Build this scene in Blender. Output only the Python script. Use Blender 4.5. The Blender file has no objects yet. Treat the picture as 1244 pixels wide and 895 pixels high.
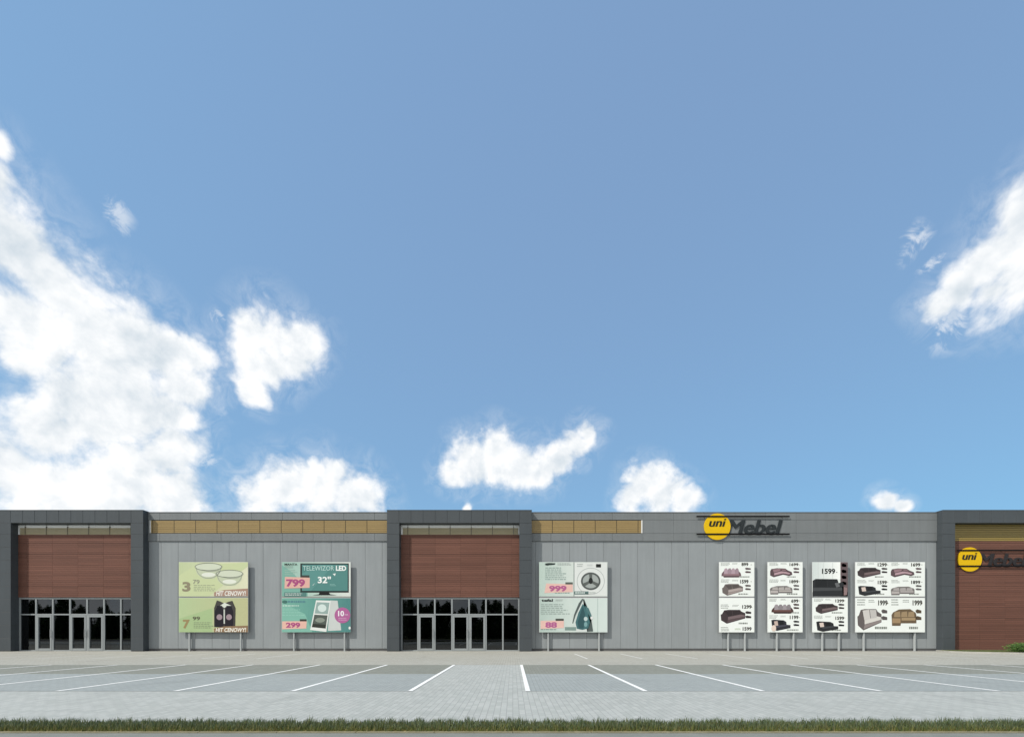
import bpy, math, random
from mathutils import Vector
R = math.radians
rnd = random.Random(7)
scene = bpy.context.scene
COL = scene.collection

# ------------------------------------------------------------------ measures
F = 550.0          # focal length in reference pixels
VX, VY = 623.0, 765.0   # vanishing point / horizon in the reference
H = 1.3            # eye height
D = 28.04          # facade plane distance
PF = D - 0.42      # portal front plane
def WX(px, Y=D): return (px - VX) * Y / F
def WZ(py, Y=D): return (VY - py) * Y / F + H
def lin(c):
    out = []
    for v in c[:3]:
        v /= 255.0
        out.append(v / 12.92 if v <= .04045 else ((v + .055) / 1.055) ** 2.4)
    return tuple(out)

# ------------------------------------------------------------------ materials
def new_mat(name):
    m = bpy.data.materials.new(name); m.use_nodes = True
    nt = m.node_tree; nt.nodes.clear()
    o = nt.nodes.new('ShaderNodeOutputMaterial')
    b = nt.nodes.new('ShaderNodeBsdfPrincipled')
    nt.links.new(b.outputs[0], o.inputs[0])
    return m, nt, b
def N(nt, t, **kw):
    n = nt.nodes.new(t)
    for k, v in kw.items(): setattr(n, k, v)
    return n
def mathn(nt, op, a, b=None, c=None, clamp=False):
    n = nt.nodes.new('ShaderNodeMath'); n.operation = op; n.use_clamp = clamp
    for i, v in enumerate((a, b, c)):
        if v is None: continue
        if isinstance(v, (int, float)): n.inputs[i].default_value = v
        else: nt.links.new(v, n.inputs[i])
    return n.outputs[0]
def mixc(nt, fac, a, b, blend='MIX'):
    n = nt.nodes.new('ShaderNodeMix'); n.data_type = 'RGBA'; n.blend_type = blend
    for s, v in ((n.inputs[0], fac), (n.inputs[6], a), (n.inputs[7], b)):
        if isinstance(v, (int, float)): s.default_value = v
        elif isinstance(v, tuple): s.default_value = (*v[:3], 1)
        else: nt.links.new(v, s)
    return n.outputs[2]
def vmath(nt, op, a, b=None):
    n = nt.nodes.new('ShaderNodeVectorMath'); n.operation = op
    for i, v in enumerate((a, b)):
        if v is None: continue
        if isinstance(v, (tuple, list)): n.inputs[i].default_value = v
        else: nt.links.new(v, n.inputs[i])
    return n
def noise(nt, vec, scale, detail=4, rough=.55, dist=0, dim='3D'):
    n = nt.nodes.new('ShaderNodeTexNoise'); n.noise_dimensions = dim
    n.inputs['Scale'].default_value = scale; n.inputs['Detail'].default_value = detail
    n.inputs['Roughness'].default_value = rough; n.inputs['Distortion'].default_value = dist
    if vec is not None: nt.links.new(vec, n.inputs['Vector'])
    return n
def scaled(nt, vec, s):
    m = nt.nodes.new('ShaderNodeMapping'); m.inputs['Scale'].default_value = s
    nt.links.new(vec, m.inputs['Vector']); return m.outputs[0]

def attr_mat(name, rough=.5, vary=.06, nscale=1.2, stretch=(1, 1, 1), metal=0, spec=.4, streak=0):
    """colour comes from the mesh's own paint attribute, broken up by noise"""
    m, nt, b = new_mat(name)
    a = N(nt, 'ShaderNodeAttribute', attribute_name='Col')
    tc = N(nt, 'ShaderNodeTexCoord')
    n1 = noise(nt, scaled(nt, tc.outputs['Object'], stretch), nscale, 5)
    mr = N(nt, 'ShaderNodeMapRange'); nt.links.new(n1.outputs[0], mr.inputs[0])
    mr.inputs[1].default_value = .25; mr.inputs[2].default_value = .75
    mr.inputs[3].default_value = 1 - vary; mr.inputs[4].default_value = 1 + vary
    f = mr.outputs[0]
    if streak:
        n2 = noise(nt, scaled(nt, tc.outputs['Object'], (5, 5, .35)), 1.0, 4)
        m2 = N(nt, 'ShaderNodeMapRange'); nt.links.new(n2.outputs[0], m2.inputs[0])
        m2.inputs[1].default_value = .3; m2.inputs[2].default_value = .7
        m2.inputs[3].default_value = 1 - streak; m2.inputs[4].default_value = 1 + streak * .4
        f = mathn(nt, 'MULTIPLY', f, m2.outputs[0])
    v = vmath(nt, 'SCALE', a.outputs['Color']); nt.links.new(f, v.inputs['Scale'])
    nt.links.new(v.outputs[0], b.inputs['Base Color'])
    b.inputs['Roughness'].default_value = rough; b.inputs['Metallic'].default_value = metal
    b.inputs['Specular IOR Level'].default_value = spec
    return m
M_clad = attr_mat('painted_cladding', .48, .06, .5, streak=.07)
M_metal = attr_mat('painted_metal', .4, .03, 3)
M_dull = attr_mat('dull_surface', .85, .08, 2, spec=.2)
M_print = attr_mat('poster_print', .45, .015, 2, spec=.3)
M_letter = attr_mat('sign_plastic', .65, .02, 2, spec=.12)
# wood boards: attribute colour x long grain
def wood_mat():
    m, nt, b = new_mat('stained_timber_boards')
    a = N(nt, 'ShaderNodeAttribute', attribute_name='Col')
    tc = N(nt, 'ShaderNodeTexCoord')
    n1 = noise(nt, scaled(nt, tc.outputs['Object'], (.7, 10, 26)), 1, 5, .6)
    n2 = noise(nt, scaled(nt, tc.outputs['Object'], (.25, 1, .5)), 1, 3)
    f = mathn(nt, 'MULTIPLY_ADD', n1.outputs[0], .34, .83)
    f = mathn(nt, 'MULTIPLY', f, mathn(nt, 'MULTIPLY_ADD', n2.outputs[0], .3, .85))
    v = vmath(nt, 'SCALE', a.outputs['Color']); nt.links.new(f, v.inputs['Scale'])
    nt.links.new(v.outputs[0], b.inputs['Base Color']); b.inputs['Roughness'].default_value = .6
    b.inputs['Specular IOR Level'].default_value = .25
    return m
M_wood = wood_mat()
def glass_mat():
    m, nt, b = new_mat('tinted_glass')
    nt.nodes.remove(b)
    out = [n for n in nt.nodes if n.type == 'OUTPUT_MATERIAL'][0]
    t = N(nt, 'ShaderNodeBsdfTransparent'); t.inputs[0].default_value = (.16, .18, .19, 1)
    g = N(nt, 'ShaderNodeBsdfGlossy'); g.inputs['Roughness'].default_value = .0
    g.inputs[0].default_value = (.9, .95, 1, 1)
    tc = N(nt, 'ShaderNodeTexCoord')
    nz = noise(nt, tc.outputs['Object'], .7, 1)
    bp = N(nt, 'ShaderNodeBump'); bp.inputs['Strength'].default_value = .02; bp.inputs['Distance'].default_value = .05
    nt.links.new(nz.outputs[0], bp.inputs['Height']); nt.links.new(bp.outputs[0], g.inputs['Normal'])
    fr = N(nt, 'ShaderNodeFresnel'); fr.inputs[0].default_value = 1.5
    fac = mathn(nt, 'MULTIPLY', fr.outputs[0], 1.6, clamp=True)
    mx = N(nt, 'ShaderNodeMixShader'); nt.links.new(fac, mx.inputs[0])
    nt.links.new(t.outputs[0], mx.inputs[1]); nt.links.new(g.outputs[0], mx.inputs[2])
    nt.links.new(mx.outputs[0], out.inputs[0])
    return m
M_glass = glass_mat()

def paving_mat(name, base, alt, joint, bw=.2, bh=.1, rot=90, jw=.006, blot=.1, bias=0.0, tint=None):
    m, nt, b = new_mat(name)
    tc = N(nt, 'ShaderNodeTexCoord')
    mp = N(nt, 'ShaderNodeMapping'); mp.inputs['Rotation'].default_value = (0, 0, R(rot))
    nt.links.new(tc.outputs['Object'], mp.inputs['Vector'])
    br = N(nt, 'ShaderNodeTexBrick'); nt.links.new(mp.outputs[0], br.inputs['Vector'])
    br.inputs['Color1'].default_value = (*base, 1); br.inputs['Color2'].default_value = (*alt, 1)
    br.inputs['Mortar'].default_value = (*joint, 1)
    br.inputs['Scale'].default_value = 1; br.inputs['Brick Width'].default_value = bw
    br.inputs['Row Height'].default_value = bh; br.inputs['Mortar Size'].default_value = jw
    br.inputs['Mortar Smooth'].default_value = .3; br.inputs['Bias'].default_value = bias
    big = noise(nt, tc.outputs['Object'], .22, 5, .6)
    mid = noise(nt, scaled(nt, tc.outputs['Object'], (1, 1.6, 1)), 1.3, 4, .6)
    fine = noise(nt, tc.outputs['Object'], 45, 3, .7)
    f = mathn(nt, 'MULTIPLY_ADD', big.outputs[0], blot * 2, 1 - blot)
    f = mathn(nt, 'MULTIPLY', f, mathn(nt, 'MULTIPLY_ADD', mid.outputs[0], .16, .92))
    f = mathn(nt, 'MULTIPLY', f, mathn(nt, 'MULTIPLY_ADD', fine.outputs[0], .16, .92))
    # a few dark tyre / oil stains
    st = noise(nt, scaled(nt, tc.outputs['Object'], (.9, .35, 1)), 1.1, 3, .5)
    stm = N(nt, 'ShaderNodeMapRange'); nt.links.new(st.outputs[0], stm.inputs[0])
    stm.inputs[1].default_value = .62; stm.inputs[2].default_value = .78
    stm.inputs[3].default_value = 1; stm.inputs[4].default_value = .86
    f = mathn(nt, 'MULTIPLY', f, stm.outputs[0])
    v = vmath(nt, 'SCALE', br.outputs['Color']); nt.links.new(f, v.inputs['Scale'])
    nt.links.new(v.outputs[0], b.inputs['Base Color'])
    b.inputs['Roughness'].default_value = .85; b.inputs['Specular IOR Level'].default_value = .25
    bp = N(nt, 'ShaderNodeBump'); bp.inputs['Strength'].default_value = .35; bp.inputs['Distance'].default_value = .004
    nt.links.new(br.outputs['Fac'], bp.inputs['Height']); bp.invert = True
    nt.links.new(bp.outputs[0], b.inputs['Normal'])
    return m
M_pave = paving_mat('pale_block_paving', (.315, .33, .31), (.375, .385, .365), (.255, .262, .25))
M_bay_dark = paving_mat('olive_grey_block_paving', (.19, .197, .168), (.215, .224, .195), (.145, .148, .13))
M_bay_blue = paving_mat('blue_grey_block_paving', (.255, .277, .272), (.28, .303, .295), (.20, .215, .21))
def rough_mat(name, c1, c2, scale=3, rough=.9, bump=.3):
    m, nt, b = new_mat(name)
    tc = N(nt, 'ShaderNodeTexCoord')
    n1 = noise(nt, tc.outputs['Object'], scale, 8, .65)
    n2 = noise(nt, tc.outputs['Object'], scale * 30, 3, .7)
    f = mathn(nt, 'ADD', mathn(nt, 'MULTIPLY', n1.outputs[0], .7), mathn(nt, 'MULTIPLY', n2.outputs[0], .3))
    mr = N(nt, 'ShaderNodeMapRange'); nt.links.new(f, mr.inputs[0])
    mr.inputs[1].default_value = .35; mr.inputs[2].default_value = .65
    nt.links.new(mixc(nt, mr.outputs[0], c1, c2), b.inputs['Base Color'])
    b.inputs['Roughness'].default_value = rough; b.inputs['Specular IOR Level'].default_value = .2
    bp = N(nt, 'ShaderNodeBump'); bp.inputs['Strength'].default_value = bump; bp.inputs['Distance'].default_value = .01
    nt.links.new(n2.outputs[0], bp.inputs['Height']); nt.links.new(bp.outputs[0], b.inputs['Normal'])
    return m
M_ground = rough_mat('meadow_ground', (.05, .07, .02), (.12, .12, .05), .6)
M_soil = rough_mat('straw_and_soil', (.16, .12, .04), (.30, .24, .09), 6)
M_lawn = rough_mat('lawn', (.07, .09, .025), (.15, .16, .05), 3)
M_path = rough_mat('worn_concrete', (.165, .172, .155), (.205, .21, .192), 2.5)
M_asph = rough_mat('asphalt', (.045, .045, .047), (.06, .06, .06), 4)
M_kerb = rough_mat('kerb_concrete', (.33, .32, .29), (.42, .41, .37), 5)
M_edge = rough_mat('sandy_edging', (.17, .155, .095), (.27, .25, .17), 7)
M_gravel = rough_mat('roof_membrane', (.10, .10, .10), (.14, .14, .14), 2)
def paint_mat():
    m, nt, b = new_mat('worn_white_line_paint')
    tc = N(nt, 'ShaderNodeTexCoord')
    n1 = noise(nt, tc.outputs['Object'], 14, 6, .7)
    mr = N(nt, 'ShaderNodeMapRange'); nt.links.new(n1.outputs[0], mr.inputs[0])
    mr.inputs[1].default_value = .3; mr.inputs[2].default_value = .5
    nt.links.new(mixc(nt, mr.outputs[0], (.48, .48, .46), (.74, .74, .72)), b.inputs['Base Color'])
    b.inputs['Roughness'].default_value = .7
    return m
M_paint = paint_mat()
M_faded = rough_mat('faded_white_line_paint', (.5, .5, .48), (.62, .62, .6), 6)
def leaf_mat(name, rough=.55, trans=.25):
    m, nt, b = new_mat(name)
    a = N(nt, 'ShaderNodeAttribute', attribute_name='Col')
    nt.links.new(a.outputs['Color'], b.inputs['Base Color'])
    b.inputs['Roughness'].default_value = rough; b.inputs['Specular IOR Level'].default_value = .3
    out = [n for n in nt.nodes if n.type == 'OUTPUT_MATERIAL'][0]
    tr = N(nt, 'ShaderNodeBsdfTranslucent'); nt.links.new(a.outputs['Color'], tr.inputs[0])
    mx = N(nt, 'ShaderNodeMixShader'); mx.inputs[0].default_value = trans
    nt.links.new(b.outputs[0], mx.inputs[1]); nt.links.new(tr.outputs[0], mx.inputs[2])
    nt.links.new(mx.outputs[0], out.inputs[0])
    return m
M_leaf = leaf_mat('foliage'); M_blade = leaf_mat('grass_blades', .6, .2)

# ------------------------------------------------------------------ mesh builder
class MB:
    def __init__(s): s.v = []; s.f = []; s.c = []
    def face(s, pts, col):
        i = len(s.v); s.v += [tuple(p) for p in pts]; s.f.append(tuple(range(i, i + len(pts)))); s.c.append(col)
    def box(s, x0, x1, y0, y1, z0, z1, col, bev=0):
        if x0 > x1: x0, x1 = x1, x0
        if y0 > y1: y0, y1 = y1, y0
        if z0 > z1: z0, z1 = z1, z0
        if bev:       # chamfer the four edges round the front (low y) face
            i = len(s.v)
            s.v += [(x0 + bev, y0, z0 + bev), (x1 - bev, y0, z0 + bev), (x1 - bev, y0, z1 - bev), (x0 + bev, y0, z1 - bev),
                    (x0, y0 + bev, z0), (x1, y0 + bev, z0), (x1, y0 + bev, z1), (x0, y0 + bev, z1),
                    (x0, y1, z0), (x1, y1, z0), (x1, y1, z1), (x0, y1, z1)]
            fs = [(0, 1, 2, 3), (4, 5, 1, 0), (5, 6, 2, 1), (6, 7, 3, 2), (7, 4, 0, 3),
                  (8, 9, 5, 4), (9, 10, 6, 5), (10, 11, 7, 6), (11, 8, 4, 7), (11, 10, 9, 8)]
        else:
            i = len(s.v)
            s.v += [(x0, y0, z0), (x1, y0, z0), (x1, y1, z0), (x0, y1, z0), (x0, y0, z1), (x1, y0, z1), (x1, y1, z1), (x0, y1, z1)]
            fs = [(0, 3, 2, 1), (4, 5, 6, 7), (0, 1, 5, 4), (1, 2, 6, 5), (2, 3, 7, 6), (3, 0, 4, 7)]
        for f in fs: s.f.append(tuple(i + k for k in f)); s.c.append(col)
    def tube(s, a, b, r0, r1, col, n=10):
        a = Vector(a); b = Vector(b); d = (b - a).normalized()
        u = d.orthogonal().normalized(); w = d.cross(u); i = len(s.v)
        for p, r in ((a, r0), (b, r1)):
            for k in range(n):
                t = 2 * math.pi * k / n; s.v.append(tuple(p + (u * math.cos(t) + w * math.sin(t)) * r))
        for k in range(n):
            s.f.append((i + k, i + (k + 1) % n, i + n + (k + 1) % n, i + n + k)); s.c.append(col)
        s.f.append(tuple(i + n - 1 - k for k in range(n))); s.c.append(col)
        s.f.append(tuple(i + n + k for k in range(n))); s.c.append(col)
    def disc(s, cx, cz, r, y0, y1, col, n=64):
        i = len(s.v)
        for y in (y0, y1):
            for k in range(n):
                t = 2 * math.pi * k / n; s.v.append((cx + r * math.cos(t), y, cz + r * math.sin(t)))
        s.f.append(tuple(i + k for k in range(n))); s.c.append(col)
        s.f.append(tuple(i + 2 * n - 1 - k for k in range(n))); s.c.append(col)
        for k in range(n):
            s.f.append((i + (k + 1) % n, i + k, i + n + k, i + n + (k + 1) % n)); s.c.append(col)
    def build(s, name, mat, parent=None, smooth=False):
        me = bpy.data.meshes.new(name); me.from_pydata(s.v, [], s.f)
        at = me.color_attributes.new('Col', 'FLOAT_COLOR', 'CORNER')
        buf = []
        for f, c in zip(s.f, s.c):
            if isinstance(c, list):
                for q in c: buf += [q[0], q[1], q[2], 1.0]
            else: buf += [c[0], c[1], c[2], 1.0] * len(f)
        at.data.foreach_set('color', buf)
        me.materials.append(mat)
        if smooth:
            for p in me.polygons: p.use_smooth = True
        o = bpy.data.objects.new(name, me); COL.objects.link(o)
        if parent is not None:
            o.parent = parent
            l = parent.location
            p = parent.parent
            off = Vector(l)
            while p is not None: off += p.location; p = p.parent
            if off.length > 0: me.transform(__import__('mathutils').Matrix.Translation(-off))
        return o
def thing(name, label, cat, loc=(0, 0, 0), group=None):
    o = bpy.data.objects.new(name, None); COL.objects.link(o); o.location = loc
    o.empty_display_size = .2
    o['label'] = label; o['category'] = cat
    if group: o['group'] = group
    return o
def struct(o, kind='structure'): o['kind'] = kind; return o
def jit(c, a=.03): k = 1 + rnd.uniform(-a, a); return tuple(v * k for v in c)

# text outline -> flat faces, unit box
_tc = {}
def glyphs(txt, bold=0.0, shear=0.0, extr=0.0):
    key = (txt, bold, shear, extr)
    if key in _tc: return _tc[key]
    cu = bpy.data.curves.new('t', 'FONT'); cu.body = txt; cu.offset = bold; cu.shear = shear
    cu.extrude = extr; cu.resolution_u = 3
    ob = bpy.data.objects.new('t', cu); COL.objects.link(ob)
    bpy.context.view_layer.update()
    dg = bpy.context.evaluated_depsgraph_get()
    me = bpy.data.meshes.new_from_object(ob.evaluated_get(dg))
    vs = [tuple(v.co) for v in me.vertices]; fs = [tuple(p.vertices) for p in me.polygons]
    bpy.data.objects.remove(ob); bpy.data.curves.remove(cu); bpy.data.meshes.remove(me)
    xs = [v[0] for v in vs]; ys = [v[1] for v in vs]
    x0, x1, y0, y1 = min(xs), max(xs), min(ys), max(ys)
    r = ([((v[0] - x0) / (x1 - x0), (v[1] - y0) / (y1 - y0), v[2]) for v in vs], fs)
    _tc[key] = r; return r

# ================================================================== GROUND
def sheet(name, x0, x1, y0, y1, z, mat, nx=1):
    m = MB(); m.face([(x0, y0, z), (x1, y0, z), (x1, y1, z), (x0, y1, z)], (1, 1, 1))
    return struct(m.build(name, mat))
sheet('ground', -1800, 1800, -1500, 2200, -.03, M_ground)
PY0, PY1 = 6.27, 62.0
sheet('parking_paving', -110, 110, PY0, PY1, 0.0, M_pave)
M_warm = paving_mat('warm_grey_block_paving', (.31, .303, .262), (.345, .338, .298), (.24, .235, .21))
sheet('forecourt_paving', -110, 110, F * H / (807.3 - VY) + .001, D + .02, .002, M_warm)
def YD(py): return F * H / (py - VY)
y_b0, y_b1, y_b2 = YD(839.2), YD(818.3), YD(807.3)
mid0, mid1 = .32 - 2.505, .32
m = MB()
for a, b in ((-110, mid0), (mid1, 110)): m.face([(a, y_b0, .004), (b, y_b0, .004), (b, y_b1, .004), (a, y_b1, .004)], (1, 1, 1))
struct(m.build('parking_bays_blue', M_bay_blue))
m = MB()
for a, b in ((-110, mid0), (mid1, 110)): m.face([(a, y_b1, .004), (b, y_b1, .004), (b, y_b2, .004), (a, y_b2, .004)], (1, 1, 1))
struct(m.build('parking_bays_grey', M_bay_dark))
m = MB()
for k in range(-30, 32):
    x = .32 + 2.505 * k
    m.face([(x - .05, y_b0, .008), (x + .05, y_b0, .008), (x + .05, y_b2, .008), (x - .05, y_b2, .008)], (1, 1, 1))
struct(m.build('parking_lines', M_paint))
m = MB()
yf0, yf1 = YD(799.8), YD(793.8)
for k in range(-30, 32):
    x = 3.38 + 2.5 * k
    if -10.1 < x < 3.3: continue
    m.face([(x - .045, yf0, .006), (x + .045, yf0, .006), (x + .045, yf1, .006), (x - .045, yf1, .006)], (1, 1, 1))
struct(m.build('parking_lines_far_row', M_faded))
# footpath in the foreground, road behind the camera
sheet('footpath', -110, 110, 2.2, 5.735, -.004, M_path)
m = MB()
for k in range(-60, 60): m.box(k * 1.0 + .004, k * 1.0 + .996, 5.74, 5.795, -.1, .006, jit((1, 1, 1)))
struct(m.build('edging_kerb', M_edge))
m = MB()
for k in range(-60, 60): m.box(k * 1.0 + .004, k * 1.0 + .996, 2.0, 2.19, -.16, .0, jit((1, 1, 1)))
struct(m.build('road_kerb', M_kerb))
sheet('road', -110, 110, -7.0, 1.995, -.014, M_asph)
sheet('soil_strip', -110, 110, 5.797, PY0 - .002, .002, M_soil)

# foreground grass: uncountable
def grass(name, x0, x1, y0, y1, n, hmin, hmax, wid, label, z=0.0, edge=None):
    m = MB(); g = random.Random(3)
    tips = [(.075, .13, .10), (.06, .115, .075), (.10, .14, .055), (.075, .12, .11), (.15, .17, .09)]
    bases = [(.13, .15, .03), (.15, .15, .04), (.09, .12, .03), (.20, .18, .07)]
    for i in range(n):
        x = g.uniform(x0, x1); t = g.random(); y = y0 + (y1 - y0) * t
        if edge and not edge(x, y): continue
        cl = .5 + .5 * math.sin(x * 9.1 + 2 * math.sin(x * 3.3) + y * 7) * math.sin(x * 23 + y * 5)
        h = g.uniform(hmin, hmax) * (.62 + .52 * cl) * g.choice((1, 1, .8, .6, 1.12))
        if t < .1: h *= .45 + 4 * t
        a = g.uniform(0, math.pi); w = wid * g.uniform(.6, 1.3)
        dx, dy = math.cos(a) * w, math.sin(a) * w * .6
        lx, ly = g.gauss(0, .22) * h + .06 * h, g.gauss(0, .2) * h
        tc_ = g.choice(tips); bc = g.choice(bases)
        if t < .12 and g.random() < .6: tc_ = bc; 
        mc = tuple((p * .38 + q * .62) for p, q in zip(tc_, bc))
        i0 = len(m.v)
        m.v += [(x - dx, y - dy, z), (x + dx, y + dy, z), (x + dx * .8 + lx * .35, y + dy * .8 + ly * .35, z + h * .55),
                (x - dx * .8 + lx * .35, y - dy * .8 + ly * .35, z + h * .55), (x + lx, y + ly, z + h)]
        m.f.append((i0, i0 + 1, i0 + 2, i0 + 3)); m.c.append([bc, bc, mc, mc])
        m.f.append((i0 + 3, i0 + 2, i0 + 4)); m.c.append([mc, mc, tc_])
    o = m.build(name, M_blade); o['kind'] = 'stuff'; o['label'] = label; o['category'] = 'grass'
    return o
grass('grass', -17, 17, 5.79, 6.25, 82000, .07, .125, .0045, 'rough green grass strip with straw coloured base along the footpath')

# planted corner by the right portal
gy = 24.5
m = MB()
ix0 = WX(1186, 25.0)
prof = [(ix0, 25.6), (ix0 + 1.0, 24.9), (ix0 + 2.2, 24.45), (ix0 + 4.0, 24.1), (ix0 + 14, 24.0), (ix0 + 14, 27.6), (ix0 + .2, 27.6), (ix0 - .15, 26.4)]
def ring(pr, o, z):
    c = Vector((sum(p[0] for p in pr) / len(pr), sum(p[1] for p in pr) / len(pr)))
    return [(p[0] + (c.x - p[0]) / max(.01, (Vector(p) - c).length) * o, p[1] + (c.y - p[1]) / max(.01, (Vector(p) - c).length) * o, z) for p in pr]
a, b_, c_ = ring(prof, 0, 0.0), ring(prof, 0, .09), ring(prof, .09, .09)
n = len(prof)
for k in range(n):
    j = (k + 1) % n
    m.face([a[k], a[j], b_[j], b_[k]], (1, 1, 1)); m.face([b_[k], b_[j], c_[j], c_[k]], (1, 1, 1))
struct(m.build('planting_kerb', M_kerb))
m = MB(); m.face(ring(prof, .09, .082), (1, 1, 1)); struct(m.build('lawn', M_lawn))
def inpoly(x, y, pr=[(p[0], p[1]) for p in ring(prof, .12, 0)]):
    c = False
    for k in range(len(pr)):
        (xa, ya), (xb, yb) = pr[k], pr[k - 1]
        if (ya > y) != (yb > y) and x < (xb - xa) * (y - ya) / (yb - ya) + xa: c = not c
    return c
grass('lawn_grass', ix0 - .2, ix0 + 8, 24.0, 27.6, 16000, .03, .06, .006, 'short yellow green grass in the kerbed planting bed', .08, inpoly)

# ------------------------------------------------------------------ foliage
def leaves(m, centre, rad, n, size, cols, g, shell=.55, bumps=7, sq=2.0):
    lob = [(Vector((g.gauss(0, 1), g.gauss(0, 1), g.gauss(0, 1))).normalized(), g.uniform(.1, .28)) for _ in range(bumps)]
    for i in range(n):
        d = Vector((g.gauss(0, 1), g.gauss(0, 1), g.gauss(0, 1))).normalized()
        k = .84 + sum(a * max(0, d.dot(l)) ** 6 for l, a in lob)
        r = (shell + (1 - shell) * g.random() ** .6) * k
        p = Vector((centre[0] + d.x * rad[0] * r, centre[1] + d.y * rad[1] * r, centre[2] + d.z * rad[2] * r))
        if p.z < .05: continue
        u = Vector((g.gauss(0, 1), g.gauss(0, 1), g.gauss(0, 1))).normalized(); w = u.orthogonal().normalized()
        s = size * g.uniform(.6, 1.4)
        c = jit(cols[min(len(cols) - 1, int(g.random() * len(cols)))], .25)
        m.face([p - u * s, p - w * s * .5, p + u * s, p + w * s * .5], c)
def shrub(px, py, Y, w, h, label, seed):
    g = random.Random(seed); x = WX(px, Y)
    t = thing('shrub', label, 'shrub', (x, Y, .085), 'low shrubs in the planting bed')
    m = MB()
    for k in range(5):
        dx = g.uniform(-.5, .5) * w * .6
        leaves(m, (x + dx, Y + g.uniform(-.15, .15), .085 + h * g.uniform(.42, .52)), (w * .34, w * .3, h * g.uniform(.45, .55)), 900, .03,
               [(.05, .11, .02), (.08, .16, .03), (.11, .2, .035), (.035, .08, .02)], g, .5)
    m.build('foliage', M_leaf, t)
    s = MB()
    for k in range(7):
        s.tube((x + g.uniform(-.1, .1), Y, .06), (x + g.uniform(-.5, .5) * w * .6, Y + g.uniform(-.2, .2), .085 + h * .6), .012, .004, (.09, .06, .035), 6)
    s.build('stem', M_dull, t)
shrub(1240, 790, 24.9, 1.7, .56, 'bright green clipped low shrub on the grass corner beside the timber bay', 4)
shrub(1279, 790, 25.3, 1.8, .46, 'low green shrub beyond the clipped one, further along the timber bay', 9)

# ================================================================== BUILDING
TOP = WZ(622)             # 8.59
LIGHT = (0.2549, 0.2756, 0.2845)     # wall cladding
MIDG = (0.1688, 0.1818, 0.1858)   # fascia
DARKG = (0.0549, 0.0641, 0.0706)   # portals
BACK = (.03, .03, .032)
WOOD = (0.1406, 0.063, 0.0446)
TAN = (0.2912, 0.2046, 0.0855); TANS = (0.36, 0.306, 0.171); YEL = (.27, .195, .05)
B = thing('retail_building', 'long flat roofed grey clad retail building with timber panelled entrance bays', 'building', (0, D, 0))

portals = [(7.3, 180.6), (472.3, 645.7), (1137.6, 1416)]     # outer edges, facade pixels
PIER = 14.8
segs = [(-420, 7.3), (180.6, 472.3), (645.7, 1137.6), (1416, 1640)]
z_band = WZ(657.3)
# vertical cladding with real open joints
for si, (a, b) in enumerate(segs):
    m = MB(); x0, x1 = WX(a), WX(b)
    ph = WX(671.4) if si != 1 else WX(319.7)
    w = 20.66 * D / F
    k0 = math.floor((x0 - ph) / w)
    x = ph + k0 * w
    while x < x1:
        xa, xb = max(x, x0) + .006, min(x + w, x1) - .006
        if xb > xa + .02: m.box(xa, xb, D, D + .05, .16, z_band - .004, jit(LIGHT, .03), .005)
        x += w
    m.build('wall', M_clad, B)
    m = MB(); m.box(x0, x1, D + .03, D + .055, 0, .155, (.12, .12, .12)); m.build('plinth', M_dull, B)
    m = MB(); m.box(x0, x1, D + .06, D + .3, 0, TOP - .05, BACK); m.build('backing_wall', M_dull, B)
# fascia bands
strips = {1: (182.5, 472.3), 2: (645.7, 780.3), 0: (-300, 7.3), 3: (1450, 1640)}
FB = D - .05
rows = [(TOP - .03, WZ(631.6)), (WZ(631.6), WZ(647.8)), (WZ(647.8), z_band)]
for si, (a, b) in enumerate(segs):
    m = MB(); x0, x1 = WX(a), WX(b); sa, sb = strips[si]; sx0, sx1 = WX(sa), WX(sb)
    w = 37.2 * D / F
    for ri, (zt, zb) in enumerate(rows):
        spans = [(x0, x1)]
        if ri == 1:
            spans = [(p, q) for p, q in ((x0, sx0), (sx1, x1)) if q - p > .02]
        for (p, q) in spans:
            ph = WX(743.7) if si != 1 else WX(306.4)
            x = ph + math.floor((p - ph) / w) * w
            while x < q:
                xa, xb = max(x, p) + .005, min(x + w, q) - .005
                if xb > xa + .02: m.box(xa, xb, FB, D + .055, zb + .005, zt - .005, jit(MIDG, .025), .004)
                x += w
    m.build('fascia', M_clad, B)
    # louvre strip
    l = MB()
    zt, zb = rows[1]
    l.box(sx0 + .005, sx1 - .005, D + .02, D + .05, zb + .01, zt - .01, tuple(v * .45 for v in TAN))
    ns = 6; pt = (zt - zb - .06) / ns
    bayw = 26.0 * D / F; ph = WX(342) if si == 1 else WX(671)
    x = ph + math.floor((sx0 - ph) / bayw) * bayw
    while x < sx1:
        xa, xb = max(x + .02, sx0 + .01), min(x + bayw - .02, sx1 - .03)
        if xb > xa + .05:
            for k in range(ns):
                z = zb + .03 + pt * k
                l.box(xa, xb, D - .032, D + .012, z + .006, z + pt - .009, jit(TAN, .05))
        if sx0 < x < sx1: l.box(x - .008, x + .008, D - .03, D + .015, zb + .012, zt - .012, (.10, .08, .05))
        x += bayw
    l.build('louvre_strip', M_metal, B)
    if si in (1, 2):
        e = MB(); ex = (sx0 + .04) if si == 1 else (sx1 - .04)
        e.box(ex - .035, ex + .035, FB - .004, D + .018, zb + .02, zt - .015, (.7, .7, .68)); e.build('louvre_end_cap', M_metal, B)
    c = MB(); c.box(x0, x1, FB - .02, D + .3, TOP - .028, TOP, (.13, .137, .145)); c.build('parapet_cap', M_metal, B)
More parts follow.
